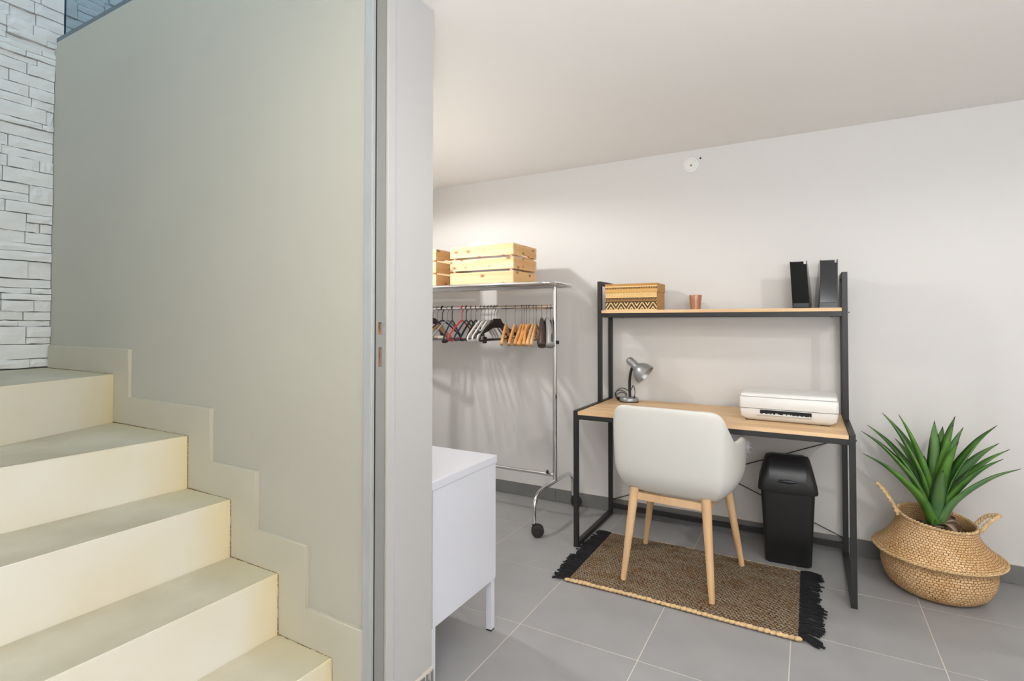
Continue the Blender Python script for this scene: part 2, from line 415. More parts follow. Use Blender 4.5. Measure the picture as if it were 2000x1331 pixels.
# upper level: slab edge, glass channel and pane
struct(obj('trim_3', B(-3.225, XE+.003, YS+.0005, 1.441, 2.6005, 2.631), 'stairwall'))
gp = thing('glass_balustrade', 'clear bluish glass balustrade panel in a grey metal channel on top of the stair wall', 'balustrade', (-2.2, 1.19, 2.631))
obj('channel', B(-1.03, .95, -.018, -.006, 0, .022), 'channel', gp); obj('channel', B(-1.03, .95, .006, .018, 0, .022), 'channel', gp)
obj('channel_base', B(-1.03, .95, -.006, .006, 0, .004), 'channel', gp)
obj('glass_pane', B(-.985, .95, -.005, .005, .005, 1.0), 'glass', gp)
obj('glass_edge', B(-.9885, -.9855, -.005, .005, .005, 1.0), 'glassedge', gp)

# staircase
random.seed(5)
st = thing('staircase', 'cream painted concrete winder stairs rising to the stone clad wall', 'stairs', (-1.5, .6, 0))
off = Vector((-1.5, .6, 0))
# (z top, x at wall, dx per dy)
steps = [(.231, -1.272, .10*.3), (.428, -1.522, .02), (.627, -1.777, .032), (.823, -2.041, .074), (1.028, -2.605, -.40)]
Y0 = -.25
def xat(s, y): return s[1]+(y-(YS-.0006))*s[2]
for k, s in enumerate(steps):
    zb = steps[k-1][0]-.0 if k else 0
    nx = steps[k+1] if k < 4 else None
    # tread slab reaches back under the next riser
    if nx: xb = lambda y: xat(nx, y)-.0
    else: xb = lambda y: -3.262
    ye = YS-.0006
    bm = bmesh.new()
    if k == 4:
        ye2 = Y0; poly = [(xat(s, ye), ye), (xat(s, ye2), ye2), (-3.262, ye2), (-3.262, ye)]
        # the winder edge must stay left of the riser below
    else: poly = [(xat(s, ye), ye), (xat(s, Y0), Y0), (xb(Y0), Y0), (xb(ye), ye)]
    if k == 3:   # fourth tread narrows towards the newel
        yq = 1.171-(.564/(.40+.074)); poly = [(xat(s, ye), ye), (xat(s, yq), yq), (xb(yq), yq), (xb(ye), ye)]
    if k == 4:
        yq = 1.171-(.564/(.40+.074)); x3 = lambda y: xat(steps[3], y)
        poly = [(xat(s, ye), ye), (xat(s, yq), yq), (x3(Y0), Y0), (-3.262, Y0), (-3.262, ye)]
    poly = [(x-off.x, y-off.y) for x, y in poly]
    prism(bm, poly, 'z', 0, s[0])
    bmesh.ops.recalc_face_normals(bm, faces=bm.faces)
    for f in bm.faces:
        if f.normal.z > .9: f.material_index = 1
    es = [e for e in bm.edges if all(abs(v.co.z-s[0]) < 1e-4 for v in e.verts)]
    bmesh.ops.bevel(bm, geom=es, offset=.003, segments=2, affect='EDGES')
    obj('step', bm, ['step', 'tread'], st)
pts = [(-3.232, 1.030), (-3.232, 1.138), (-2.481, 1.138), (-2.481, .936), (-1.905, .936), (-1.905, .742), (-1.643, .742), (-1.643, .544), (-1.393, .544), (-1.393, .346), (-1.1495, .346), (-1.1495, .0),
       (-1.266, .0), (-1.266, .233), (-1.517, .233), (-1.517, .430), (-1.772, .430), (-1.772, .629), (-2.036, .629), (-2.036, .825), (-2.60, .825), (-2.60, 1.030)]
bm = bmesh.new(); prism(bm, [(x+1.5, z) for x, z in pts], 'y', YS-.6-.0145, YS-.6-.0003)
es = [e for e in bm.edges if all(v.co.y < YS-.6-.014 for v in e.verts)]
bmesh.ops.bevel(bm, geom=es, offset=.002, segments=1, affect='EDGES')
obj('skirting', bm, 'skirt', st)
random.seed(77)
bm = bmesh.new(); yf = YS-.6-.0150
def caulk(x0, z0, x1, z1):
    n = 14
    for i in range(n):
        if random.random() < .22: continue
        a, b = i/n, (i+random.uniform(.6, 1.0))/n; w = random.uniform(.0006, .0016)
        xa, za, xb_, zb_ = x0+(x1-x0)*a, z0+(z1-z0)*a, x0+(x1-x0)*b, z0+(z1-z0)*b
        if abs(x1-x0) > abs(z1-z0): box(bm, min(xa, xb_), max(xa, xb_), yf-.0012, yf, za, za+w)
        else: box(bm, xa, xa+w, yf-.0012, yf, min(za, zb_), max(za, zb_))
zs = [.231, .428, .627, .823, 1.028]; xs = [-1.272, -1.522, -1.777, -2.041, -2.605, -3.23]
for k in range(5):
    caulk(xs[k]+1.5, zs[k]+.0003, xs[k+1]+1.5, zs[k]+.0003)
    if k: caulk(xs[k]+1.5+.001, zs[k-1], xs[k]+1.5+.001, zs[k])
o_ = obj('dirty_joint', bm, 'rawwood', st)

# ceiling plate for a lamp cable on the back wall
wp = thing('wall_plate', 'small round white blanking plate high on the back wall under the ceiling', 'wall plate', (-.63, YW, 2.228))
bm = bmesh.new(); lathe(bm, [(0, .012), (.028, .0125), (.034, .011), (.036, .008), (.047, .006), (.05, .001), (.05, 0)], 36, ax=(0, -1, 0)); obj('plate', bm, 'plastic', wp, True)
bm = bmesh.new(); lathe(bm, [(0, .0), (.006, 0), (.006, .0135), (0, .0135)], 12, c=(.004, 0, -.006), ax=(0, -1, 0)); obj('screw', bm, 'rawwood', wp)
tag(obj('wall_hole', (lambda b: (lathe(b, [(0, 0), (.006, 0), (.006, .0015), (0, .0015)], 10, c=(-.572, YW, 2.262), ax=(0, -1, 0)), b)[1])(bmesh.new()), 'dark'), 'tiny dark drill hole in the wall right of the round white plate', 'hole')

# ------------------------------------------------------------------ desk with shelf
dk = thing('desk', 'black steel framed desk with oak top and a raised oak shelf against the back wall', 'desk', (-.488, 3.08, 0))
X0, X1, Y1, Y2, t = -.652, .652, -.312, .300, .0125
def tube(name, p, q, w=t, h=None, m='blackmetal', par=dk):
    bm = bmesh.new(); x0, x1 = sorted((p[0], q[0])); y0, y1 = sorted((p[1], q[1])); z0, z1 = sorted((p[2], q[2])); h = h or w
    box(bm, x0-w, x1+w, y0-w, y1+w, z0 if z0 != z1 else z0-w, z1 if z0 != z1 else z1+w, bev=.0015)
    return obj(name, bm, m, par)
for sx in (X0, X1):
    tube('leg', (sx, Y1+t, .0), (sx, Y1+t, .757)); tube('leg', (sx, Y2-t, .0), (sx, Y2-t, .757))
    tube('side_rail', (sx, Y1+3*t, .745), (sx, Y2-3*t, .745)); tube('foot_rail', (sx, Y1+3*t, .013), (sx, Y2-3*t, .013))
tube('front_rail', (X0+2*t, Y1+t, .7215), (X1-2*t, Y1+t, .7215)); tube('back_rail', (X0+2*t, Y2-t, .7215), (X1-2*t, Y2-t, .7215))
tube('lower_back_rail', (X0+2*t, Y2-t, .055), (X1-2*t, Y2-t, .055))
def board(name, x0, x1, y0, y1, z0, z1, par): return obj(name, B(x0, x1, y0, y1, z0, z1, bev=.001), 'oak', par)
board('desktop', X0+t+.001, X1-t-.001, Y1+.001, Y2, .7345, .7525, dk)
YH = .085
for sx in (X0+.003, X1-.003):
    tube('upright', (sx, YH, .7575), (sx, YH, 1.505)); tube('upright', (sx, Y2-t, .7575), (sx, Y2-t, 1.505))
    tube('top_rail', (sx, YH+2*t, 1.4925), (sx, Y2-3*t, 1.4925)); tube('shelf_side_rail', (sx, YH+2*t, 1.294), (sx, Y2-3*t, 1.294))
tube('shelf_front_rail', (X0+.003+2*t, YH-.001, 1.2935), (X1-.003-2*t, YH-.001, 1.2935)); tube('shelf_back_rail', (X0+2*t, Y2-t, 1.2935), (X1-2*t, Y2-t, 1.2935))
board('shelf', X0+.003+t+.001, X1-.003-t-.001, YH-t-.001, Y2-2*t, 1.3065, 1.3245, dk)
for a, b in (((X0+.01, .09), (X1-.01, .62)), ((X0+.01, .62), (X1-.01, .09))):
    bm = bmesh.new(); sweep(bm, [(a[0], Y2+.004, a[1]), (b[0], Y2+.004, b[1])], .003, n=6); obj('brace_wire', bm, 'blackmetal', dk)
for sx, sz in ((X0+.15, 1.279), (X1-.06, 1.279)):
    bm = bmesh.new(); lathe(bm, [(0, 0), (.006, 0), (.006, .004), (0, .004)], 8, c=(sx, YH, sz-.002)); obj('screw', bm, 'blackmetal', dk)
for z_ in (.73, 1.30):
    bm = bmesh.new(); lathe(bm, [(0, 0), (.004, 0), (.004, .004), (0, .004)], 8, c=(X1+t, (Y1+t) if z_ < 1 else YH, z_), ax=(1, 0, 0)); obj('screw', bm, 'blackmetal', dk)

# ------------------------------------------------------------------ things on the shelf
def pattern_face(bm, layc, P0, U, V, nu, nv, fn):
    vs = [[bm.verts.new(Vector(P0)+Vector(U)*i/nu+Vector(V)*j/nv) for j in range(nv+1)] for i in range(nu+1)]
    for i in range(nu):
        for j in range(nv):
            f = bm.faces.new((vs[i][j], vs[i+1][j], vs[i+1][j+1], vs[i][j+1])); c = fn((i+.5)/nu, (j+.5)/nv)
            for lp in f.loops: lp[layc] = (*c, 1)
straw = raw((222, 178, 108)); straw2 = raw((204, 152, 84)); dk_ = raw((78, 56, 34)); pale = raw((232, 200, 144))
def boxpat(u, v, w=.32):
    x = u*w; h = v*.165; jit = random.uniform(.9, 1.08)
    c = straw
    if v < .30:      # zigzag band
        c = dk_ if v > .03 else pale
        s = abs(((x/.066) % 1)*2-1); q = (v-.03)/.26
        if .03 < v < .27:
            if abs(((q*.9 + s*1.0) * 1.7) % 1 - .5) < .19: c = pale
    elif v < .44:
        q = (v-.30)/.14
        c = dk_ if (q > .85 or q < .1 or (q > .5 and int(x/.0045) % 2)) else raw((150, 112, 66))
    elif v < .66: c = pale if int(h/.004) % 2 else straw
    elif v < .80: c = straw2 if (int(h/.003)+int(x/.004)) % 2 else straw
    elif v < .87: c = dk_ if int(x/.005+ (int(h/.003) % 2)*.5) % 2 else straw2
    elif v < .91: c = pale
    else: c = straw2 if (int(h/.0025)+int(x/.003)) % 2 else raw((176, 124, 64))
    return tuple(min(1, k*jit) for k in c)
def sidepat(u, v):
    j = random.uniform(.85, 1.05); c = raw((206, 160, 104)) if int(u*40) % 2 else raw((190, 142, 86))
    return tuple(k*j for k in c)
wb = thing('woven_box', 'lidded straw coloured woven box with a dark zigzag border on the left of the shelf', 'box', (-.94, 3.255, 1.3245))
def wbox(name, w, d, z0, z1, v0, v1):
    bm = bmesh.new(); lc = bm.loops.layers.color.new('Col')
    f = lambda u, v: boxpat(u, v0+(v1-v0)*v); s = lambda u, v: sidepat(u, v)
    H = z1-z0; nv = max(4, int(H/.0022))
    pattern_face(bm, lc, (-w/2, -d/2, z0), (w, 0, 0), (0, 0, H), 160, nv, f)
    pattern_face(bm, lc, (-w/2, d/2, z0), (w, 0, 0), (0, 0, H), 10, 3, f)
    for x in (-w/2, w/2): pattern_face(bm, lc, (x, -d/2, z0), (0, d, 0), (0, 0, H), 50, max(3, nv//3), s)
    for z_ in (z0, z1): pattern_face(bm, lc, (-w/2, -d/2, z_), (w, 0, 0), (0, d, 0), 30, 20, s)
    bmesh.ops.remove_doubles(bm, verts=bm.verts, dist=.0001)
    return obj(name, bm, 'pattern', wb)
wbox('body', .315, .19, 0, .132, 0, .78); wbox('lid', .322, .197, .108, .160, .66, 1)
cup = bmesh.new(); lathe(cup, [(0, .003), (.024, .003), (.0245, 0), (.028, .001), (.0335, .06), (.0355, .084), (.0345, .087), (.033, .084), (.031, .05), (.027, .008), (0, .006)], 36)
tag(obj('cup', cup, 'copper', smooth=True, loc=(-.582, 3.27, 1.3245)), 'small matt copper brown cup in the middle of the shelf', 'cup')
def file_holder(x, rz, lean, label):
    r = thing('magazine_file', label, 'file holder', (x, 3.26, 1.3245), rz, 'black magazine files on the shelf')
    w, d, h, tt = .078, .20, .248, .0025
    bm = bmesh.new(); dx = lean
    def slab(x0, x1, poly):
        vs = []
        for X in (x0, x1): vs.append([bm.verts.new((X+dx*z_/h, y_, z_)) for y_, z_ in poly])
        n = len(poly); bm.faces.new(vs[0]); bm.faces.new(vs[1][::-1])
        for i in range(n): bm.faces.new((vs[0][i], vs[0][(i+1) % n], vs[1][(i+1) % n], vs[1][i]))
    side = [(-d/2, 0), (d/2, 0), (d/2, .11), (d/2-.03, .13), (-.01, h-.02), (-d/2+.03, h), (-d/2, h)]
    slab(-w/2, -w/2+tt, side); slab(w/2-tt, w/2, side)
    slab(-w/2+tt, w/2-tt, [(-d/2, 0), (d/2, 0), (d/2, tt), (-d/2, tt)])
    slab(-w/2+tt, w/2-tt, [(d/2-tt, tt), (d/2, tt), (d/2, .11), (d/2-tt, .11)])
    obj('shell', bm, 'gloss', r)
    bm = bmesh.new(); s = dx/h; y = -d/2
    slab(-w/2+tt, w/2-.014, [(y-.002, .028), (y+.001, .028), (y+.001, h-.004), (y-.002, h-.004)])
    slab(w/2-.014, w/2-tt, [(y, .028), (y+.002, .028), (y+.002, h-.018), (y, h-.018)])
    obj('spine_panel', bm, 'gloss', r)
    bm = bmesh.new(); slab(-w/2+.004, w/2-.002, [(y-.006, .003), (y+.001, .003), (y+.001, .026), (y-.004, .026)])
    obj('label_lip', bm, 'lidplastic', r)
file_holder(-.026, math.radians(-4), -.012, 'left of the two glossy black magazine files on the right end of the shelf')
file_holder(.082, math.radians(5), .004, 'right of the two glossy black magazine files beside the black upright')

# ------------------------------------------------------------------ desk lamp
dl = thing('desk_lamp', 'silver gooseneck desk lamp with black neck on the left of the desk top', 'lamp', (-.985, 3.27, .7525))
bm = bmesh.new(); lathe(bm, [(0, .002), (.056, .002), (.058, .007), (.058, .022), (.054, .027), (.03, .031), (0, .031)], 40); obj('base', bm, 'silver', dl, True)
bm = bmesh.new(); lathe(bm, [(0, 0), (.059, 0), (.059, .006), (0, .006)], 40); obj('base_rim', bm, 'blackplastic', dl, True)
bm = bmesh.new(); sweep(bm, curve([(.006, 0, .028), (.004, 0, .07), (.004, 0, .13), (.010, 0, .18), (.020, 0, .215)], 8), [.0085]*33, n=12); obj('gooseneck', bm, 'blackplastic', dl, True)
bm = bmesh.new(); lathe(bm, [(0, 0), (.008, 0), (.008, .008), (0, .008)], 12, c=(.035, -.01, .028)); obj('switch', bm, 'blackplastic', dl)
A = Vector((-.006, 0, .268)); axd = Vector((.76, -.06, -.645)).normalized()
prof = [(0, -.004), (.012, -.002), (.021, .006), (.0245, .018), (.0245, .062), (.029, .072), (.046, .085), (.058, .105), (.064, .13), (.067, .148), (.065, .148), (.06, .128), (.05, .105), (.03, .082), (.01, .07), (0, .07)]
bm = bmesh.new(); lathe(bm, prof, 40, c=A, ax=axd); sh = obj('lamp_shade', bm, 'silver', dl, True)
bm = bmesh.new(); lathe(bm, [(0, .074), (.014, .078), (.026, .1), (.028, .115), (.02, .132), (0, .139)], 20, c=A, ax=axd); obj('bulb', bm, 'plastic', sh, True)
bm = bmesh.new()
path = [(.03, .01, .03), (.034, .012, .06), (.026, .02, .092), (.016, .03, .098), (-.01, .05, .06), (-.05, .055, .075), (-.085, .05, .068), (-.10, .04, .03), (-.06, .045, .012), (-.03, .05, .04), (-.07, .055, .062), (-.105, .05, .045), (-.095, .04, .01), (-.05, .035, .006), (-.035, .05, .03), (-.06, .055, .05), (-.1, .06, .03), (-.09, .05, .006), (-.06, .03, .006)]
sweep(bm, curve(path, 6), .0024, n=6); obj('cable', bm, 'blackplastic', dl, True)
bm = bmesh.new(); box(bm, -.085, -.05, .02, .05, .0, .02, bev=.004); obj('plug', bm, 'blackplastic', dl)

# ------------------------------------------------------------------ printer
pr = thing('printer', 'low white inkjet printer on the right of the desk top', 'printer', (-.093, 3.075, .7525), math.radians(-1))
bm = bmesh.new()
w, d = .43, .28
secs = []
for z_, g_ in ((.004, .05), (.022, .012), (.05, .002), (.0635, 0)): secs.append([(x, y, z_) for x, y in rrect(w-g_*1.2, d-g_, .012)])
loft(bm, secs); obj('lower_body', bm, 'plastic', pr, True)
bm = bmesh.new(); secs = [[(x, y, z_) for x, y in rrect(w+.004-g_, d+.004-g_, .014)] for z_, g_ in ((.066, .002), (.068, 0), (.118, 0), (.121, .004))]
loft(bm, secs); obj('upper_body', bm, 'plastic', pr, True)
obj('seam', B(-w/2+.004, w/2-.004, -d/2+.004, d/2-.004, .060, .069), 'dark', pr)
obj('seam', B(-w/2+.007, w/2-.007, -d/2+.007, d/2-.007, .118, .1245), 'plastic2', pr)
bm = bmesh.new(); secs = [[(x, y, z_) for x, y in rrect(w-.004-g_, d-.002-g_, .014)] for z_, g_ in ((.1235, .004), (.1245, 0), (.137, .004), (.141, .016), (.1425, .04))]
loft(bm, secs); obj('scanner_lid', bm, 'plastic', pr, True)
obj('paper_slot', B(-.12, .105, -d/2-.0032, -d/2+.01, .041, .060), 'dark', pr)
bm = bmesh.new(); prism(bm, [(-d/2-.007, .036), (-d/2-.002, .031), (-d/2+.01, .036), (-d/2+.01, .040), (-d/2-.006, .041)], 'x', -.135, .105); obj('paper_tray', bm, 'plastic2', pr)
bm = bmesh.new()
for i in range(12):
    x = -.11+i*.018+random.uniform(-.006, .006); box(bm, x, x+random.uniform(.004, .014), -d/2-.0035, -d/2-.001, .041, .043+random.uniform(0, .004))
obj('output_rollers', bm, 'plastic2', pr)
for sx in (-.17, .16):
    for sy in (-.1, .1): obj('foot', B(sx-.02, sx+.02, sy-.012, sy+.012, 0, .006), 'rubber', pr)

# ------------------------------------------------------------------ armchair
ch = thing('armchair', 'white upholstered bucket chair with tapered beech legs pushed up to the desk', 'chair', (-.573, 2.745, .008), math.radians(-3.5))
def shell():
    bm = bmesh.new()
    # plan: path from right arm front around the back to left arm front (x right, y forward)
    half = [(.297, .12), (.302, .04), (.300, -.05), (.290, -.125), (.268, -.185), (.232, -.222), (.12, -.242), (0, -.246)]
    plan = half + [(-x, y) for x, y in half[-2::-1]]
    top = [.676, .684, .684, .694, .760, .826, .834, .836]; top = top+top[-2::-1]
    path = curve([(x, y, 0) for x, y in plan], 4); tops = [v.x for v in curve([(z_, 0, 0) for z_ in top], 4)]
    n = len(path); nz = 10; th = .034
    out, inn = [], []
    for i, p in enumerate(path):
        tng = (path[min(i+1, n-1)]-path[max(i-1, 0)]).normalized(); nr = Vector((tng.y, -tng.x, 0))
        if nr.dot(Vector((p.x, p.y+.0001-.02, 0))) < 0: nr = -nr
        zt = tops[i]; back = max(0, min(1, (-p.y-.1)/.17))
        # bottom edge: rises at the arm fronts, taper inward to the base
        f = i/(n-1); e = abs(f-.5)*2
        zb = .428+.075*max(0, (e-.62)/.38)**1.3 if e > .62 else .428
        co, ci = [], []
        for k in range(nz+1):
            s = k/nz; z_ = zb+(zt-zb)*s
            tap = .048*(1-min(1, max(0, (z_-.428))/.12))**2.4+.014*(1-min(1, max(0, z_-.428)/.35))
            flare = .018*max(0, (z_-.55)/.3)*back
            q = p*(1+0)-nr*tap*1.0+nr*flare
            bulge = .006*math.sin(PI*s)
            co.append(Vector((q.x, q.y, z_))+nr*bulge)
            ci.append(Vector((q.x, q.y, z_))-nr*(th-.008*s))
        out.append(co); inn.append(ci)
    rings = []
    for i in range(n):
        a, b = out[i], inn[i]
        mid_t = (a[-1]+b[-1])/2+Vector((0, 0, .012)); mid_b = (a[0]+b[0])/2-Vector((0, 0, .010))
        rings.append([bm.verts.new(v) for v in a+[mid_t]+b[::-1]+[mid_b]])
    m = len(rings[0])
    for i in range(n-1):
        for j in range(m): bm.faces.new((rings[i][j], rings[i][(j+1) % m], rings[i+1][(j+1) % m], rings[i+1][j]))
    bm.faces.new(rings[0]); bm.faces.new(rings[-1][::-1])
    bottom = [r[0].co.copy() for r in rings]
    return bm, bottom
bm, bot = shell()
so = obj('shell', bm, 'leather', ch, 'all')
md = so.modifiers.new('sub', 'SUBSURF'); md.levels = 1; md.render_levels = 2
bm = bmesh.new()
secs = []
for z_, g_ in ((.447, .26), (.45, .23), (.46, .2), (.468, .2)):
    secs.append([(x*(1-g_), y*(1-g_), z_) for x, y in [(v.x, v.y) for v in bot]+[(-.17, .215), (-.06, .245), (.06, .245), (.17, .215)]])
loft(bm, secs); obj('underside', bm, 'leather', ch, True)
bm = bmesh.new()
secs = []
for z_, g_ in ((.466, .05), (.470, 0), (.485, -.01), (.5, .02), (.505, .08)):
    secs.append([(x, y, z_) for x, y in rrect(.40*(1-g_), .38*(1-g_), .07, 5, 0, .03)])
loft(bm, secs); obj('seat', bm, 'leather', ch, True)
def leg(x0, y0, x1, y1, z1):
    bm = bmesh.new()
    n = 8; pts = [(x0+(x1-x0)*i/n, y0+(y1-y0)*i/n, z1*i/n) for i in range(n+1)]
    r = [.0125+(.0225-.0125)*(i/n)**.8 for i in range(n+1)]
    sweep(bm, pts, r, r, n=16); return obj('leg', bm, 'beech', ch, True)
leg(-.205, -.236, -.168, -.170, .435); leg(.205, -.236, .168, -.170, .435)
leg(-.252, .232, -.185, .185, .44); leg(.252, .232, .185, .185, .44)
for a, b in (((-.168, -.17), (.168, -.17)), ((-.185, .185), (.185, .185)), ((-.17, -.165), (-.185, .185)), ((.17, -.165), (.185, .185))):
    bm = bmesh.new(); sweep(bm, [(a[0], a[1], .396), (b[0], b[1], .396)], .011, .017, n=4, sq=True); obj('seat_rail', bm, 'beech', ch)
# fluffy cushion on the seat
fc = thing('fluffy_cushion', 'fluffy white cushion on the chair seat showing past the right arm', 'cushion', (-.47, 2.94, .535), math.radians(8))
bm = bmesh.new(); bmesh.ops.create_icosphere(bm, subdivisions=4, radius=1)
for v in bm.verts:
    p = v.co.copy(); r = 1+.09*noise.noise(p*3)+.05*noise.noise(p*9)
    v.co = Vector((p.x*.20*r, p.y*.055*r, p.z*.095*r+.085))
obj('cushion_body', bm, 'fluff', fc, 'all')
bm = bmesh.new(); random.seed(3)
for i in range(700):
    a = random.uniform(0, 2*PI); z_ = random.uniform(-1, 1); s = math.sqrt(1-z_*z_); p = Vector((s*math.cos(a), s*math.sin(a), z_))
    q = Vector((p.x*.20, p.y*.055, p.z*.095+.085)); e = q+p*random.uniform(.012, .028)+Vector((random.uniform(-.01, .01), random.uniform(-.01, .01), -.012))
    w_ = Vector((random.uniform(-.003, .003), random.uniform(-.003, .003), .002))
    bm.faces.new([bm.verts.new(v) for v in (q-w_, q+w_, e)])
f = obj('fluff', bm, 'fluff', fc); f['kind'] = 'stuff'

# ------------------------------------------------------------------ waste bin
bn = thing('waste_bin', 'tall black plastic waste bin with a swing lid under the right of the desk', 'bin', (-.106, 3.175, 0), math.radians(3))
bn.scale = (1, 1, .975)
bm = bmesh.new(); secs = []
for z_, w_, d_ in ((0, .205, .150), (.006, .215, .160), (.20, .232, .172), (.42, .252, .188)): secs.append([(x, y, z_) for x, y in rrect(w_, d_, .022)])
for z_, w_, d_ in ((.42, .245, .180), (.02, .20, .15)): secs.append([(x, y, z_) for x, y in rrect(w_, d_, .022)])
loft(bm, secs); obj('body', bm, 'blackplastic', bn, True)
bm = bmesh.new(); secs = []
for z_, w_, d_, r_ in ((.385, .272, .208, .026), (.392, .278, .212, .026), (.43, .268, .204, .028), (.455, .256, .196, .03), (.50, .236, .160, .034), (.545, .212, .104, .03), (.556, .198, .082, .025), (.556, .17, .06, .02)):
    secs.append([(x, y, z_) for x, y in rrect(w_, d_, r_)])
loft(bm, secs, capb=False); obj('lid', bm, 'blackplastic', bn, True)
bm = bmesh.new()
prof = [(-.1015, .436), (-.1005, .450), (-.088, .492), (-.064, .535), (-.045, .556), (-.02, .565), (.02, .565), (.045, .556), (.06, .535), (.05, .52), (0, .52), (-.06, .49), (-.09, .436)]
for hw in (1,): 
    lo = [bm.verts.new((-(.082+.0*(y)) if z_ > .5 else -.088, y, z_)) for y, z_ in prof]; hi = [bm.verts.new((-v.co.x, v.co.y, v.co.z)) for v in lo]
    bm.faces.new(lo); bm.faces.new(hi[::-1])
    for i in range(len(prof)): bm.faces.new((lo[i], lo[(i+1) % len(prof)], hi[(i+1) % len(prof)], hi[i]))
bmesh.ops.bevel(bm, geom=[e for e in bm.edges if abs(e.verts[0].co.x-e.verts[1].co.x) < .01], offset=.004, segments=2, affect='EDGES')
fo = obj('swing_flap', bm, 'lidplastic', bn, True)
bm = bmesh.new(); bmesh.ops.create_uvsphere(bm, u_segments=20, v_segments=10, radius=1)
for v in bm.verts: v.co = Vector((v.co.x*.042, v.co.y*.006-.1035, v.co.z*.010+.444))
obj('finger_grip', bm, 'lidplastic', fo, 'all')

# ------------------------------------------------------------------ rug
rg = thing('rug', 'jute and black woven rug with black fringed ends under the chair', 'rug', (-.536, 2.715, 0))
random.seed(11)
RW, RD = 1.0, .655
nu, nrow, pr_ = 250, 62, 6
bm = bmesh.new(); lc = bm.loops.layers.color.new('Col')
verts = []; cols = {}
hues = [raw((234, 206, 164)), raw((222, 190, 146)), raw((212, 170, 120)), raw((244, 224, 190)), raw((196, 140, 88))]
blk = raw((34, 28, 26))
bulk = [noise.noise(Vector((r*.31, 0, 5)))*.5 for r in range(nrow)]
for j in range(nrow*pr_+1):
    row = []
    for i in range(nu+1):
        u = i/nu; v = j/(nrow*pr_)
        x = (u-.5)*RW; yb = (v-.5)*RD
        wob = .010*(abs(((u*4.2) % 1)*2-1)-.5)+.003*noise.noise(Vector((x*9, yb*9, 0)))
        edge = min(v, 1-v)*12; wob *= min(1, edge)
        ph = (j % pr_)/pr_
        hgt = math.sin(PI*ph)**.7 if ph else 0
        lump = .5+.5*math.sin(i*1.9+(j//pr_)*2.4)
        z_ = .0035+.0055*hgt*(.7+.3*lump)+.0012*noise.noise(Vector((x*5, yb*5, 3)))
        skew = .012*math.sin(v*PI)*((1 if u > .5 else -1)*abs(u-.5)*2)*.6
        row.append(bm.verts.new((x+skew-.012*u*(1-v), yb+wob+.006*math.sin(u*5), z_)))
    verts.append(row)
for j in range(nrow*pr_):
    ph = (j % pr_+.5)/pr_; r = j//pr_
    for i in range(nu):
        f = bm.faces.new((verts[j][i], verts[j][i+1], verts[j+1][i+1], verts[j+1][i]))
        x = i/nu
        nz_ = noise.noise(Vector((x*9, r*.22, 1)))*.55+.9*noise.noise(Vector((x*70, r*1.7, 2)))
        if ph < .30 or ph > .78 or random.random() < .035: c = blk
        else:
            k = 0 if nz_ > .25 else 3 if nz_ > .05 else 1 if nz_ > -.25 else 2 if nz_ > -.5 else 4
            c = hues[k]; q = random.uniform(.88, 1.10); c = tuple(min(1, a*q) for a in c)
            if ph < .42 or ph > .7: c = tuple(a*.78 for a in c)
        for lp in f.loops: lp[lc] = (*c, 1)
w_ = obj('weave', bm, 'rug', rg, 'all'); w_['kind'] = 'stuff'
bm = bmesh.new(); box(bm, -RW/2+.004, RW/2-.004, -RD/2+.004, RD/2-.004, .0, .0035); obj('backing', bm, 'blackyarn', rg)
bm = bmesh.new()
for side in (-1, 1):
    n = 46
    for i in range(n):
        x = -RW/2+RW*(i+.5)/n; y = side*(RD/2+.002)+.006*math.sin((i+.5)/n*5)
        if side > 0 and random.random() < .5: continue
        L_ = RW/n*.62; r_ = random.uniform(.0085, .0105) if side < 0 else .004
        sweep(bm, [(x-L_, y-.002, r_), (x-L_*.5, y-.004, r_+.0015), (x+L_*.5, y+.001, r_+.0015), (x+L_, y+.004, r_*.9)], [r_*.5, r_, r_, r_*.5], [r_*.5, r_*.8, r_*.8, r_*.5], n=6)
b_ = obj('braided_edge', bm, 'jute', rg, 'all'); b_['kind'] = 'stuff'
def tassel(x, y, dx, ln, wd, spread):
    bm = bmesh.new()
    for s in range(9):
        yy = y+(s/8-.5)*wd; jj = random.uniform(-1, 1)*.012
        L1 = ln*random.uniform(.8, 1.08)
        pts = [(x, yy, .006), (x+dx*L1*.35, yy+jj*.3+spread*.3, .011+random.uniform(0, .004)), (x+dx*L1*.7, yy+jj+spread*.7, .008+random.uniform(0, .006)), (x+dx*L1, yy+jj*1.5+spread, .005+random.uniform(0, .004))]
        sweep(bm, curve(pts, 3), .0032, n=5)
    o = obj('tassel', bm, 'blackyarn', rg, 'all')
n = 15
for i in range(n):
    y = -RD/2+RD*(i+.5)/n
    tassel(RW/2-.01, y, 1, random.uniform(.075, .1) if i > 1 else .085, RD/n*.8, random.uniform(-.008, .008) if i else -.03)
    tassel(-RW/2+.01, y, -1, random.uniform(.075, .095), RD/n*.95, random.uniform(-.006, .006)-.004)

# ------------------------------------------------------------------ basket
bk = thing('seagrass_basket', 'round belly shaped seagrass basket with two loop handles in the right corner of view', 'basket', (.512, 3.145, 0))
bm = bmesh.new()
key = [(0, .004), (.12, .002), (.158, .008), (.188, .032), (.208, .07), (.216, .11), (.217, .145), (.226, .162), (.242, .176), (.246, .184), (.240, .193), (.226, .205), (.203, .230), (.180, .258), (.163, .288), (.152, .32), (.147, .352)]
prof = [(v.x, v.z) for v in curve([(r, 0, z_) for r, z_ in key], 3)]
inner = [(.149, .358), (.143, .358), (.141, .35), (.150, .30), (.175, .25), (.2, .2), (.2, .12), (0, .12)]
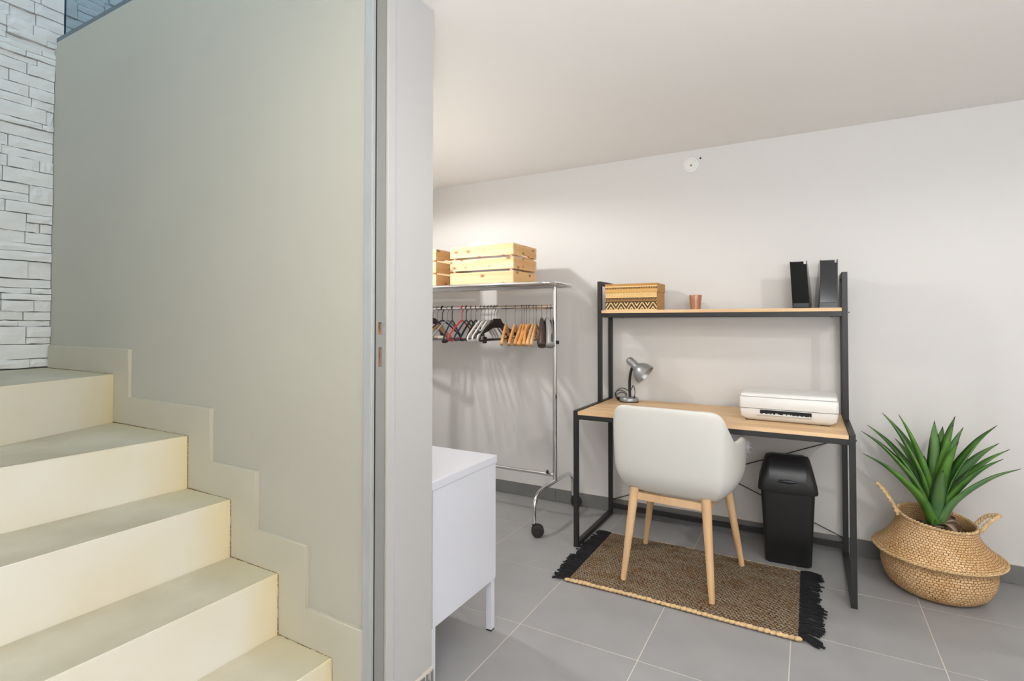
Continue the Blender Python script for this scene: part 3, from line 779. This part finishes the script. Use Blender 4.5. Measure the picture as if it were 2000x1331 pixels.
# coiled rows: small ripple along the wall
out = []
for k, (r, z_) in enumerate(prof): out.append((max(0, r+(.0016 if k % 2 and z_ > .02 else 0)), z_))
lathe(bm, out+inner, 72, uv=True)
def lean(bm):
    for v in bm.verts:
        f = max(0, min(1.8, (v.co.z-.19)/.16)); v.co.z += f*(-.020-.10*v.co.x+.06*v.co.y)
lean(bm)
obj('basket_body', bm, 'weave', bk, 'all')
bm = bmesh.new()
for i in range(60):
    a = 2*PI*i/60; a2 = a+2*PI/60*1.5
    sweep(bm, [(.147*math.cos(a), .147*math.sin(a), .350), (.149*math.cos((a+a2)/2), .149*math.sin((a+a2)/2), .358), (.146*math.cos(a2), .146*math.sin(a2), .364)], [.003, .0055, .003], n=5)
lean(bm)
e_ = obj('braided_rim', bm, 'jute', bk, 'all'); e_['kind'] = 'stuff'
bm = bmesh.new()
for i in range(90):
    a = 2*PI*i/90; a2 = a+2*PI/90*1.5
    sweep(bm, [(.243*math.cos(a), .243*math.sin(a), .180), (.249*math.cos((a+a2)/2), .249*math.sin((a+a2)/2), .185), (.243*math.cos(a2), .243*math.sin(a2), .191)], [.002, .0045, .002], n=5)
e_ = obj('braided_ridge', bm, 'jute', bk, 'all'); e_['kind'] = 'stuff'
for sx, ay in ((-1, -.15), (1, -.15)):
    bm = bmesh.new(); R = Matrix.Rotation(0, 3, 'Z')
    base = [(.150, -.040, .345), (.166, -.036, .385), (.190, -.026, .425), (.216, -.010, .452), (.226, .0, .458), (.216, .010, .452), (.190, .026, .425), (.166, .036, .385), (.150, .040, .345)]
    for tw in (0, PI):
        cp = curve([(sx*x, y, z_) for x, y, z_ in base], 8); q = []
        for i, p in enumerate(cp): q.append(p+Vector((.0035*math.cos(i*.9+tw), .0035*math.sin(i*.9+tw)*.7, .0035*math.sin(i*.9+tw))))
        sweep(bm, q, .0062, n=6)
    lean(bm)
    obj('handle', bm, 'jute', bk, 'all')

# ------------------------------------------------------------------ agave
C0 = Vector((.512, 3.145, .27))
pl = thing('agave_plant', 'green artificial agave with pointed leaves standing in the seagrass basket', 'plant', (.512, 3.145, .122))
bm = bmesh.new(); lathe(bm, [(0, -.001), (.17, -.001), (.17, .02), (.12, .035), (0, .05)], 30); obj('filling', bm, 'soil', pl, True)
bm = bmesh.new(); lathe(bm, [(.04, .03), (.05, .06), (.045, .12), (.03, .19), (.0, .22)], 16); obj('stem', bm, 'husk', pl, True)
random.seed(9)
for i in range(18):
    a = 2*PI*i/18*2.4; r = .04+.02*random.random(); bm = bmesh.new(); L_ = random.uniform(.07, .12)
    d_ = Vector((math.cos(a), math.sin(a), 0)); s_ = Vector((-d_.y, d_.x, 0)); z0 = .07+.0085*i
    secs = []
    for k in range(5):
        q = k/4; c = d_*(r*.6+L_*q)+Vector((0, 0, z0+.02*math.sin(q*PI)-.03*q*q)); w = .030*(1-q)**.7+.001
        secs.append([c-s_*w+Vector((0, 0, .006)), c-Vector((0, 0, .002)), c+s_*w+Vector((0, 0, .006)), c+Vector((0, 0, .004))])
    loft(bm, secs); obj('husk_leaf', bm, 'husk', pl, 'all')
camp = Vector((0, 0, 1.25))
# tips: x, z seen at the plant's own depth, and true depth offset
tips = [(.31, .81, .05), (.375, .808, -.02), (.512, .789, -.03), (.589, .817, .05), (.618, .768, .10), (.736, .788, .06), (.742, .709, .12), (.778, .686, .03), (.755, .64, -.08), (.814, .604, -.12),
        (.224, .712, .02), (.231, .602, -.10), (.249, .745, .10), (.631, .641, .14), (.542, .560, -.20), (.582, .781, -.05), (.345, .775, .12), (.36, .69, .16), (.33, .66, .10), (.543, .765, .13), (.60, .70, -.12), (.47, .62, .2)]
for k, (x, z_, dy) in enumerate(tips):
    P = Vector((x, 3.15, z_)); Pt = camp+(P-camp)*((3.15+dy)/3.15); Pt.y = min(Pt.y, 3.385)
    d_ = Pt-C0; hor = Vector((d_.x, d_.y, 0))
    low = 1-min(1, (z_-.55)/.27)
    b0 = C0+Vector((0, 0, .045*(1-low)))+hor.normalized()*.012
    up = Vector((0, 0, 1))
    # control: rises first, then arches out; the tip flicks
    m1 = b0+hor*.22+up*(Pt.z-b0.z)*.42; m2 = b0+hor*.62+up*(Pt.z-b0.z)*.80
    cp = curve([b0, m1, m2, Pt], 8); n = len(cp)
    side = hor.normalized().cross(up) if hor.length > .01 else Vector((1, 0, 0))
    bm = bmesh.new(); secs = []; L_ = d_.length
    Wm = .034+.008*random.random()
    if k == 14: Wm = .034
    for i, p in enumerate(cp):
        q = i/(n-1); w = Wm*1.1*(.80+2.3*q)*(1-q)**1.45+.0007
        tng = (cp[min(i+1, n-1)]-cp[max(i-1, 0)]).normalized(); nn = side.cross(tng).normalized()
        if nn.z < 0: nn = -nn
        cup = w*.62; th = .0035*(1-q)+.0006
        secs.append([p-side*w+nn*cup, p-side*w*.5+nn*cup*.3, p, p+side*w*.5+nn*cup*.3, p+side*w+nn*cup, p+side*w*.5+nn*cup*.3-nn*th, p-nn*th*1.6, p-side*w*.5+nn*cup*.3-nn*th])
    loft(bm, [[v-Vector(pl.location) for v in s] for s in secs])
    bm.faces.ensure_lookup_table()
    for f in bm.faces:
        f.material_index = 0
        c = f.calc_center_median()+Vector(pl.location)
        if (c-Pt).length < .020: f.material_index = 1
    obj('leaf', bm, ['green2' if k in (2, 4, 6, 9, 13, 14, 16) else 'green', 'tip'], pl, 'all')

# ------------------------------------------------------------------ white cabinet
cb = thing('metal_cabinet', 'low white metal cabinet on slim legs behind the partition', 'cabinet', (-1.52, 1.667, 0))
bm = bmesh.new(); box(bm, -.398, .394, -.205, .212, .205, .675, bev=.002); obj('body', bm, 'whitemetal', cb)
bm = bmesh.new(); box(bm, -.4, .398, -.217, .217, .6755, .705, bev=.002); obj('top_panel', bm, 'whitemetal', cb)
for x, y in ((-.385, -.197), (.378, -.197), (-.385, .197), (.378, .197)):
    bm = bmesh.new(); box(bm, x-.013, x+.013, y-.013, y+.013, .006, .2045, bev=.002); l_ = obj('leg', bm, 'whitemetal', cb)
    obj('foot_cap', B(x-.012, x+.012, y-.012, y+.012, 0, .006), 'rubber', l_)
for x0, x1 in ((-.39, -.002), (.002, .388)):
    bm = bmesh.new(); box(bm, x0, x1, .2125, .224, .21, .672, bev=.002); d_ = obj('door', bm, 'whitemetal', cb)
    bm = bmesh.new(); hx = x1-.03 if x0 < 0 and x1 < .1 else x0+.03; sweep(bm, [(hx, .23, .42), (hx, .23, .50)], .005, n=8); obj('handle', bm, 'whitemetal', d_)

# ------------------------------------------------------------------ clothes rack
rk = thing('clothes_rack', 'chrome rolling clothes rack with a tube shelf along the back wall', 'clothes rack', (-1.408, 3.08, 0))
RL = 1.45
def U(x, par=rk):
    bm = bmesh.new(); sweep(bm, curve([(x, -.293, .070), (x, -.293, .15), (x, -.285, .19), (x, -.25, .225), (x, -.19, .243), (x, 0, .246), (x, .19, .243), (x, .25, .225), (x, .285, .19), (x, .293, .15), (x, .293, .07)], 5), .0125, n=12)
    b = obj('base_tube', bm, 'chrome', par, 'all')
    for y in (-.293, .293):
        bm = bmesh.new(); lathe(bm, [(0, -.022), (.018, -.022), (.02, -.024), (.034, -.021), (.037, -.014), (.037, -.004), (.031, -.003), (.031, .003), (.037, .004), (.037, .014), (.034, .021), (.02, .024), (.018, .022), (0, .022)], 28, c=(x+.02, y+.006, .037), ax=(.5, -.87, 0))
        c_ = obj('caster', bm, 'rubber', par, True)
        bm = bmesh.new(); lathe(bm, [(0, 0), (.008, 0), (.008, .016), (.013, .016), (.013, .022), (0, .022)], 12, c=(x, y, .052)); obj('caster_stem', bm, 'rubber', c_)
    bm = bmesh.new(); sweep(bm, [(x, 0, .25), (x, 0, 1.478)], .0145, n=16); obj('post', bm, 'chrome', par, True)
U(0); U(-RL)
bm = bmesh.new(); sweep(bm, [(-RL, 0, .283), (0, 0, .283)], .0115, n=12); obj('lower_bar', bm, 'chrome', rk, True)
bm = bmesh.new(); sweep(bm, [(-RL, 0, 1.350), (0, 0, 1.350)], .0125, n=12); obj('hanging_bar', bm, 'chrome', rk, True)
for c, ax in (((-.05, -.002, .291), None), ((.014, 0, 1.123), None)):
    bm = bmesh.new(); lathe(bm, [(0, 0), (.009, .001), (.013, .006), (.011, .012), (0, .014)], 12, c=(c[0], c[1]-(.02 if c[2] < 1 else 0), c[2]+(.012 if c[2] < 1 else 0)), ax=(1, 0, 0)); obj('knob', bm, 'rubber', rk, True)
ZS = 1.488; sx0, sx1, sy0, sy1 = -RL-.08, .075, -.215, .155
fr = []
for x, y in rrect(sx1-sx0, sy1-sy0, .09, 6, (sx0+sx1)/2, (sy0+sy1)/2): fr.append((x, y, ZS))
bm = bmesh.new(); sweep(bm, fr, .0105, n=10, closed=True); obj('shelf_frame', bm, 'chrome', rk, True)
for k in range(6):
    y = sy0+(sy1-sy0)*(k+1)/7; ins = .0
    bm = bmesh.new(); sweep(bm, [(sx0+ins, y, ZS-.004), (sx1-ins, y, ZS-.004)], .0055, n=8); obj('shelf_tube', bm, 'chrome', rk, True)

# crates: every slat a part
def crate(x1, y0, z0, label):
    w, d = .478, .32
    c = thing('wooden_crate', label, 'crate', (x1-w/2, y0+d/2, z0), 0, 'pine crates on the rack shelf')
    for k in range(3):
        za = .0+k*.0855; zb = za+.073
        for y in (-d/2, d/2-.014): obj('slat', B(-w/2, w/2, y, y+.014, za, zb, bev=.001), 'pine', c)
        for x in (-w/2+.0005, w/2-.0145):
            if k == 2:   # top end slat has a scooped grip
                bm = bmesh.new(); P = [(-d/2+.0145, za), (-.07, za), (-.05, za+.012), (.05, za+.012), (.07, za), (d/2-.0145, za), (d/2-.0145, zb), (-d/2+.0145, zb)]
                prism(bm, P, 'x', x, x+.014); obj('slat', bm, 'piney', c)
            else: obj('slat', B(x, x+.014, -d/2+.0145, d/2-.0145, za, zb, bev=.001), 'piney', c)
    for x in (-w/2+.016, w/2-.034):
        for y in (-d/2+.0145, d/2-.0325): obj('corner_post', B(x, x+.018, y, y+.018, .002, .24), 'pine', c)
    obj('bottom', B(-w/2+.015, w/2-.015, -d/2+.015, d/2-.015, .001, .009), 'pine', c)
    return c
crate(-1.590, 2.865, 1.4995, 'front pine crate of white cloths at the right end of the rack shelf')
crate(-2.185, 2.865, 1.4995, 'second pine crate partly hidden behind the partition edge on the rack shelf')
bm = bmesh.new(); bmesh.ops.create_icosphere(bm, subdivisions=4, radius=1)
for v in bm.verts:
    p = v.co.copy(); r = 1+.10*noise.noise(p*2.3+Vector((3, 1, 2)))+.04*noise.noise(p*8)
    v.co = Vector((math.copysign(abs(p.x)**.6, p.x)*.195*r, math.copysign(abs(p.y)**.6, p.y)*.115*r, math.copysign(abs(p.z)**.7, p.z)*.105*r+.065*max(0, p.z)*math.exp(-((p.x+.40)/.42)**2)))
tag(obj('linen_bundle', bm, 'fluff', smooth='all', loc=(-1.829, 3.025, 1.640)), 'bundle of white cloth stuffed in the front pine crate', 'cloth')

# ------------------------------------------------------------------ hangers
ZB = 1.350+.0125
def hook(par, rot_up=1.0, r=.0019, thick=None, m='wire', neck=.055):
    bm = bmesh.new(); R_ = .0165; zc = ZB-R_+.0022+ (thick or 0)*.5; rr = thick or r
    pts = []
    for i in range(11):
        a = math.radians(-30+i*21); pts.append((0, -R_*math.cos(a)*1, zc+R_*math.sin(a)))
    pts = [(0, y, z_) for _, y, z_ in pts]
    pts = pts[::-1]   # ends on the camera side
    pts = pts[::-1]
    # shank from the far side back to the middle
    e = pts[-1]; pts += [(0, .012, zc-.020), (0, .0, zc-.034), (0, 0, zc-.034-neck)]
    sweep(bm, curve(pts, 3), rr, n=6); return obj('hook', bm, m, par, 'all')
def hang(x, rz, label, kind, group='hangers on the rack'):
    h = thing('clothes_hanger', label, 'hanger', (x, 3.08, 0), rz, group)
    zt = ZB-(.135 if 'wood' in kind else .10)
    if kind in ('wood', 'palewood'):
        hook(h, neck=.088); m = 'hangwood' if kind == 'wood' else 'palehang'
        for s in (-1, 1):
            bm = bmesh.new(); pts = curve([(0, 0, zt-.004), (0, s*.035, zt-.012), (0, s*.10, zt-.048), (0, s*.165, zt-.085), (0, s*.205, zt-.115)], 4); n = len(pts)
            sweep(bm, pts, [.0085+.003*i/n for i in range(n)], [.020-.006*i/n for i in range(n)], n=10); obj('arm', bm, m, h, 'all')
        if kind == 'wood':
            bm = bmesh.new(); sweep(bm, [(0, -.165, zt-.095), (0, .165, zt-.095)], .0045, n=8); obj('trouser_bar', bm, m, h, 'all')
    elif kind in ('suit', 'suitgrey'):
        hook(h); m = 'brownp' if kind == 'suit' else 'blackp'
        for s in (-1, 1):
            bm = bmesh.new(); pts = curve([(0, 0, zt), (0, s*.04, zt-.008), (0, s*.11, zt-.045), (0, s*.17, zt-.10), (0, s*.205, zt-.155)], 4); n = len(pts)
            sweep(bm, pts, [.011+.020*(i/n)**1.5 for i in range(n)], [.020+.012*(i/n) for i in range(n)], n=12); obj('arm', bm, 'greyp' if kind == 'suitgrey' and s < 0 else m, h, 'all')
    elif kind == 'clip':
        hook(h, m='wire'); bm = bmesh.new()
        P = [(-.05, zt-.015), (-.03, zt+.012), (.03, zt+.012), (.05, zt-.015), (.12, zt-.055), (.2, zt-.085), (.205, zt-.105), (.19, zt-.108), (.1, zt-.075), (.04, zt-.05), (-.04, zt-.05), (-.1, zt-.075), (-.19, zt-.108), (-.205, zt-.105), (-.2, zt-.085), (-.12, zt-.055)]
        prism(bm, P, 'x', -.006, .006); obj('body', bm, 'blackp', h)
        bm = bmesh.new(); sweep(bm, [(0, -.185, zt-.122), (0, .185, zt-.122)], .003, n=8); obj('clip_bar', bm, 'wire', h, 'all')
        for y in (-.12, .12): obj('clip', B(-.009, .009, y-.012, y+.012, zt-.150, zt-.108, bev=.002), 'blackp', h)
        for y in (-.17, .17):
            bm = bmesh.new(); sweep(bm, curve([(0, y*1.1, zt-.10), (0, y*1.12, zt-.115), (0, y, zt-.122)], 3), .003, n=6); obj('end_link', bm, 'blackp', h)
    else:
        m = {'navy': 'navy', 'red': 'red', 'greytube': 'greyp', 'white': 'whitep', 'black': 'blackp', 'darkthick': 'navy'}[kind]
        hook(h, thick=.0035 if kind in ('red', 'darkthick', 'navy') else .0022 if kind != 'white' else None, m=m if kind not in ('white', 'black') else 'wire')
        r_ = .0048 if kind != 'white' else .0058
        bm = bmesh.new()
        loop = [(0, 0, zt), (0, -.06, zt-.022), (0, -.14, zt-.068), (0, -.195, zt-.102), (0, -.206, zt-.120), (0, -.19, zt-.132), (0, -.1, zt-.130), (0, .1, zt-.130), (0, .19, zt-.132), (0, .206, zt-.120), (0, .195, zt-.102), (0, .14, zt-.068), (0, .06, zt-.022)]
        sweep(bm, curve(loop, 3, True), r_, r_*1.3, n=7, closed=True); obj('frame', bm, m, h, 'all')
        if kind in ('white', 'black'):
            for s in (-1, 1):
                bm = bmesh.new(); sweep(bm, curve([(0, s*.03, zt-.012), (0, s*.11, zt-.052), (0, s*.18, zt-.096)], 4), .004, .011, n=8); obj('shoulder_rib', bm, m, h, 'all')
    return h
R = math.radians
TO = R(22)      # turn that points the near end towards the camera
order = [
    (-2.375, R(10), 'leftmost visible hanger, dark brown with a wide shoulder', 'suit'),
    (-2.335, R(4), 'pale wooden hanger second from the partition edge', 'palewood'),
    (-2.290, R(-2), 'navy blue tubular hanger with rounded ends left of the thick hooked one', 'navy'),
    (-2.245, R(6), 'thin grey hanger just right of the navy blue one', 'greytube'),
    (-2.205, R(20), 'dark tubular hanger with a thick dark hook left of the red one', 'darkthick'),
    (-2.120, R(8), 'bright red plastic hanger', 'red'),
    (-2.085, R(12), 'navy hanger directly right of the red one', 'navy'),
    (-2.045, R(14), 'black velvet hanger second to the right of the red one', 'black'),
    (-2.005, R(16), 'black hanger third to the right of the red one', 'black'),
    (-1.965, R(8), 'white plastic hanger, leftmost of the white ones', 'white'),
    (-1.935, R(10), 'white plastic hanger, second of the white ones', 'white'),
    (-1.905, R(12), 'white plastic hanger, third of the white ones', 'white'),
    (-1.880, R(8), 'grey plastic hanger between the white ones and the black clip hanger', 'greytube'),
    (-1.855, R(4), 'black plastic hanger behind the black clip hanger', 'black'),
    (-1.835, R(-12), 'wide black clip hanger turned to show its broad shoulders', 'clip'),
    (-1.765, TO, 'wooden hanger, first right of the black clip hanger', 'wood'),
    (-1.695, R(18), 'wooden hanger, second right of the black clip hanger', 'wood'),
    (-1.645, R(16), 'orange toned wooden hanger, left one of the tight wooden cluster', 'wood'),
    (-1.628, R(20), 'orange toned wooden hanger, middle one of the tight wooden cluster', 'wood'),
    (-1.611, R(23), 'orange toned wooden hanger, right one of the tight wooden cluster', 'wood'),
    (-1.590, R(8), 'wooden hanger with a thick hook at the right of the tight wooden cluster', 'wood'),
    (-1.560, R(16), 'pale wooden hanger, left of the pale pair next to the dark padded hanger', 'palewood'),
    (-1.540, R(18), 'pale wooden hanger, right of the pale pair next to the dark padded hanger', 'palewood'),
    (-1.500, R(27), 'dark brown padded suit hanger near the right post of the rack', 'suit'),
    (-1.462, R(31), 'grey and black suit hanger right of the dark padded one', 'suitgrey'),
    (-1.436, R(27), 'black plastic hanger closest to the right post of the rack', 'black'),
]
for x, rz, lb, kd in order: hang(x, rz, lb, kd)
# cloth-wrapped trouser bar hanger at far left
h = thing('trouser_hanger', 'beige cloth covered trouser bar hanging at the far left under the hangers', 'hanger', (-2.43, 3.08, 0), R(75), 'hangers on the rack')
hook(h, neck=.04)
bm = bmesh.new(); sweep(bm, curve([(0, 0, 1.245), (0, -.12, 1.20), (0, -.2, 1.165), (0, -.2, 1.155)], 3), .0025, n=6); sweep(bm, curve([(0, 0, 1.245), (0, .12, 1.20), (0, .2, 1.165), (0, .2, 1.155)], 3), .0025, n=6); obj('frame', bm, 'wire', h, 'all')
bm = bmesh.new(); sweep(bm, [(0, -.205, 1.14), (0, .205, 1.14)], .016, n=14); obj('bar', bm, 'paper', h, True)
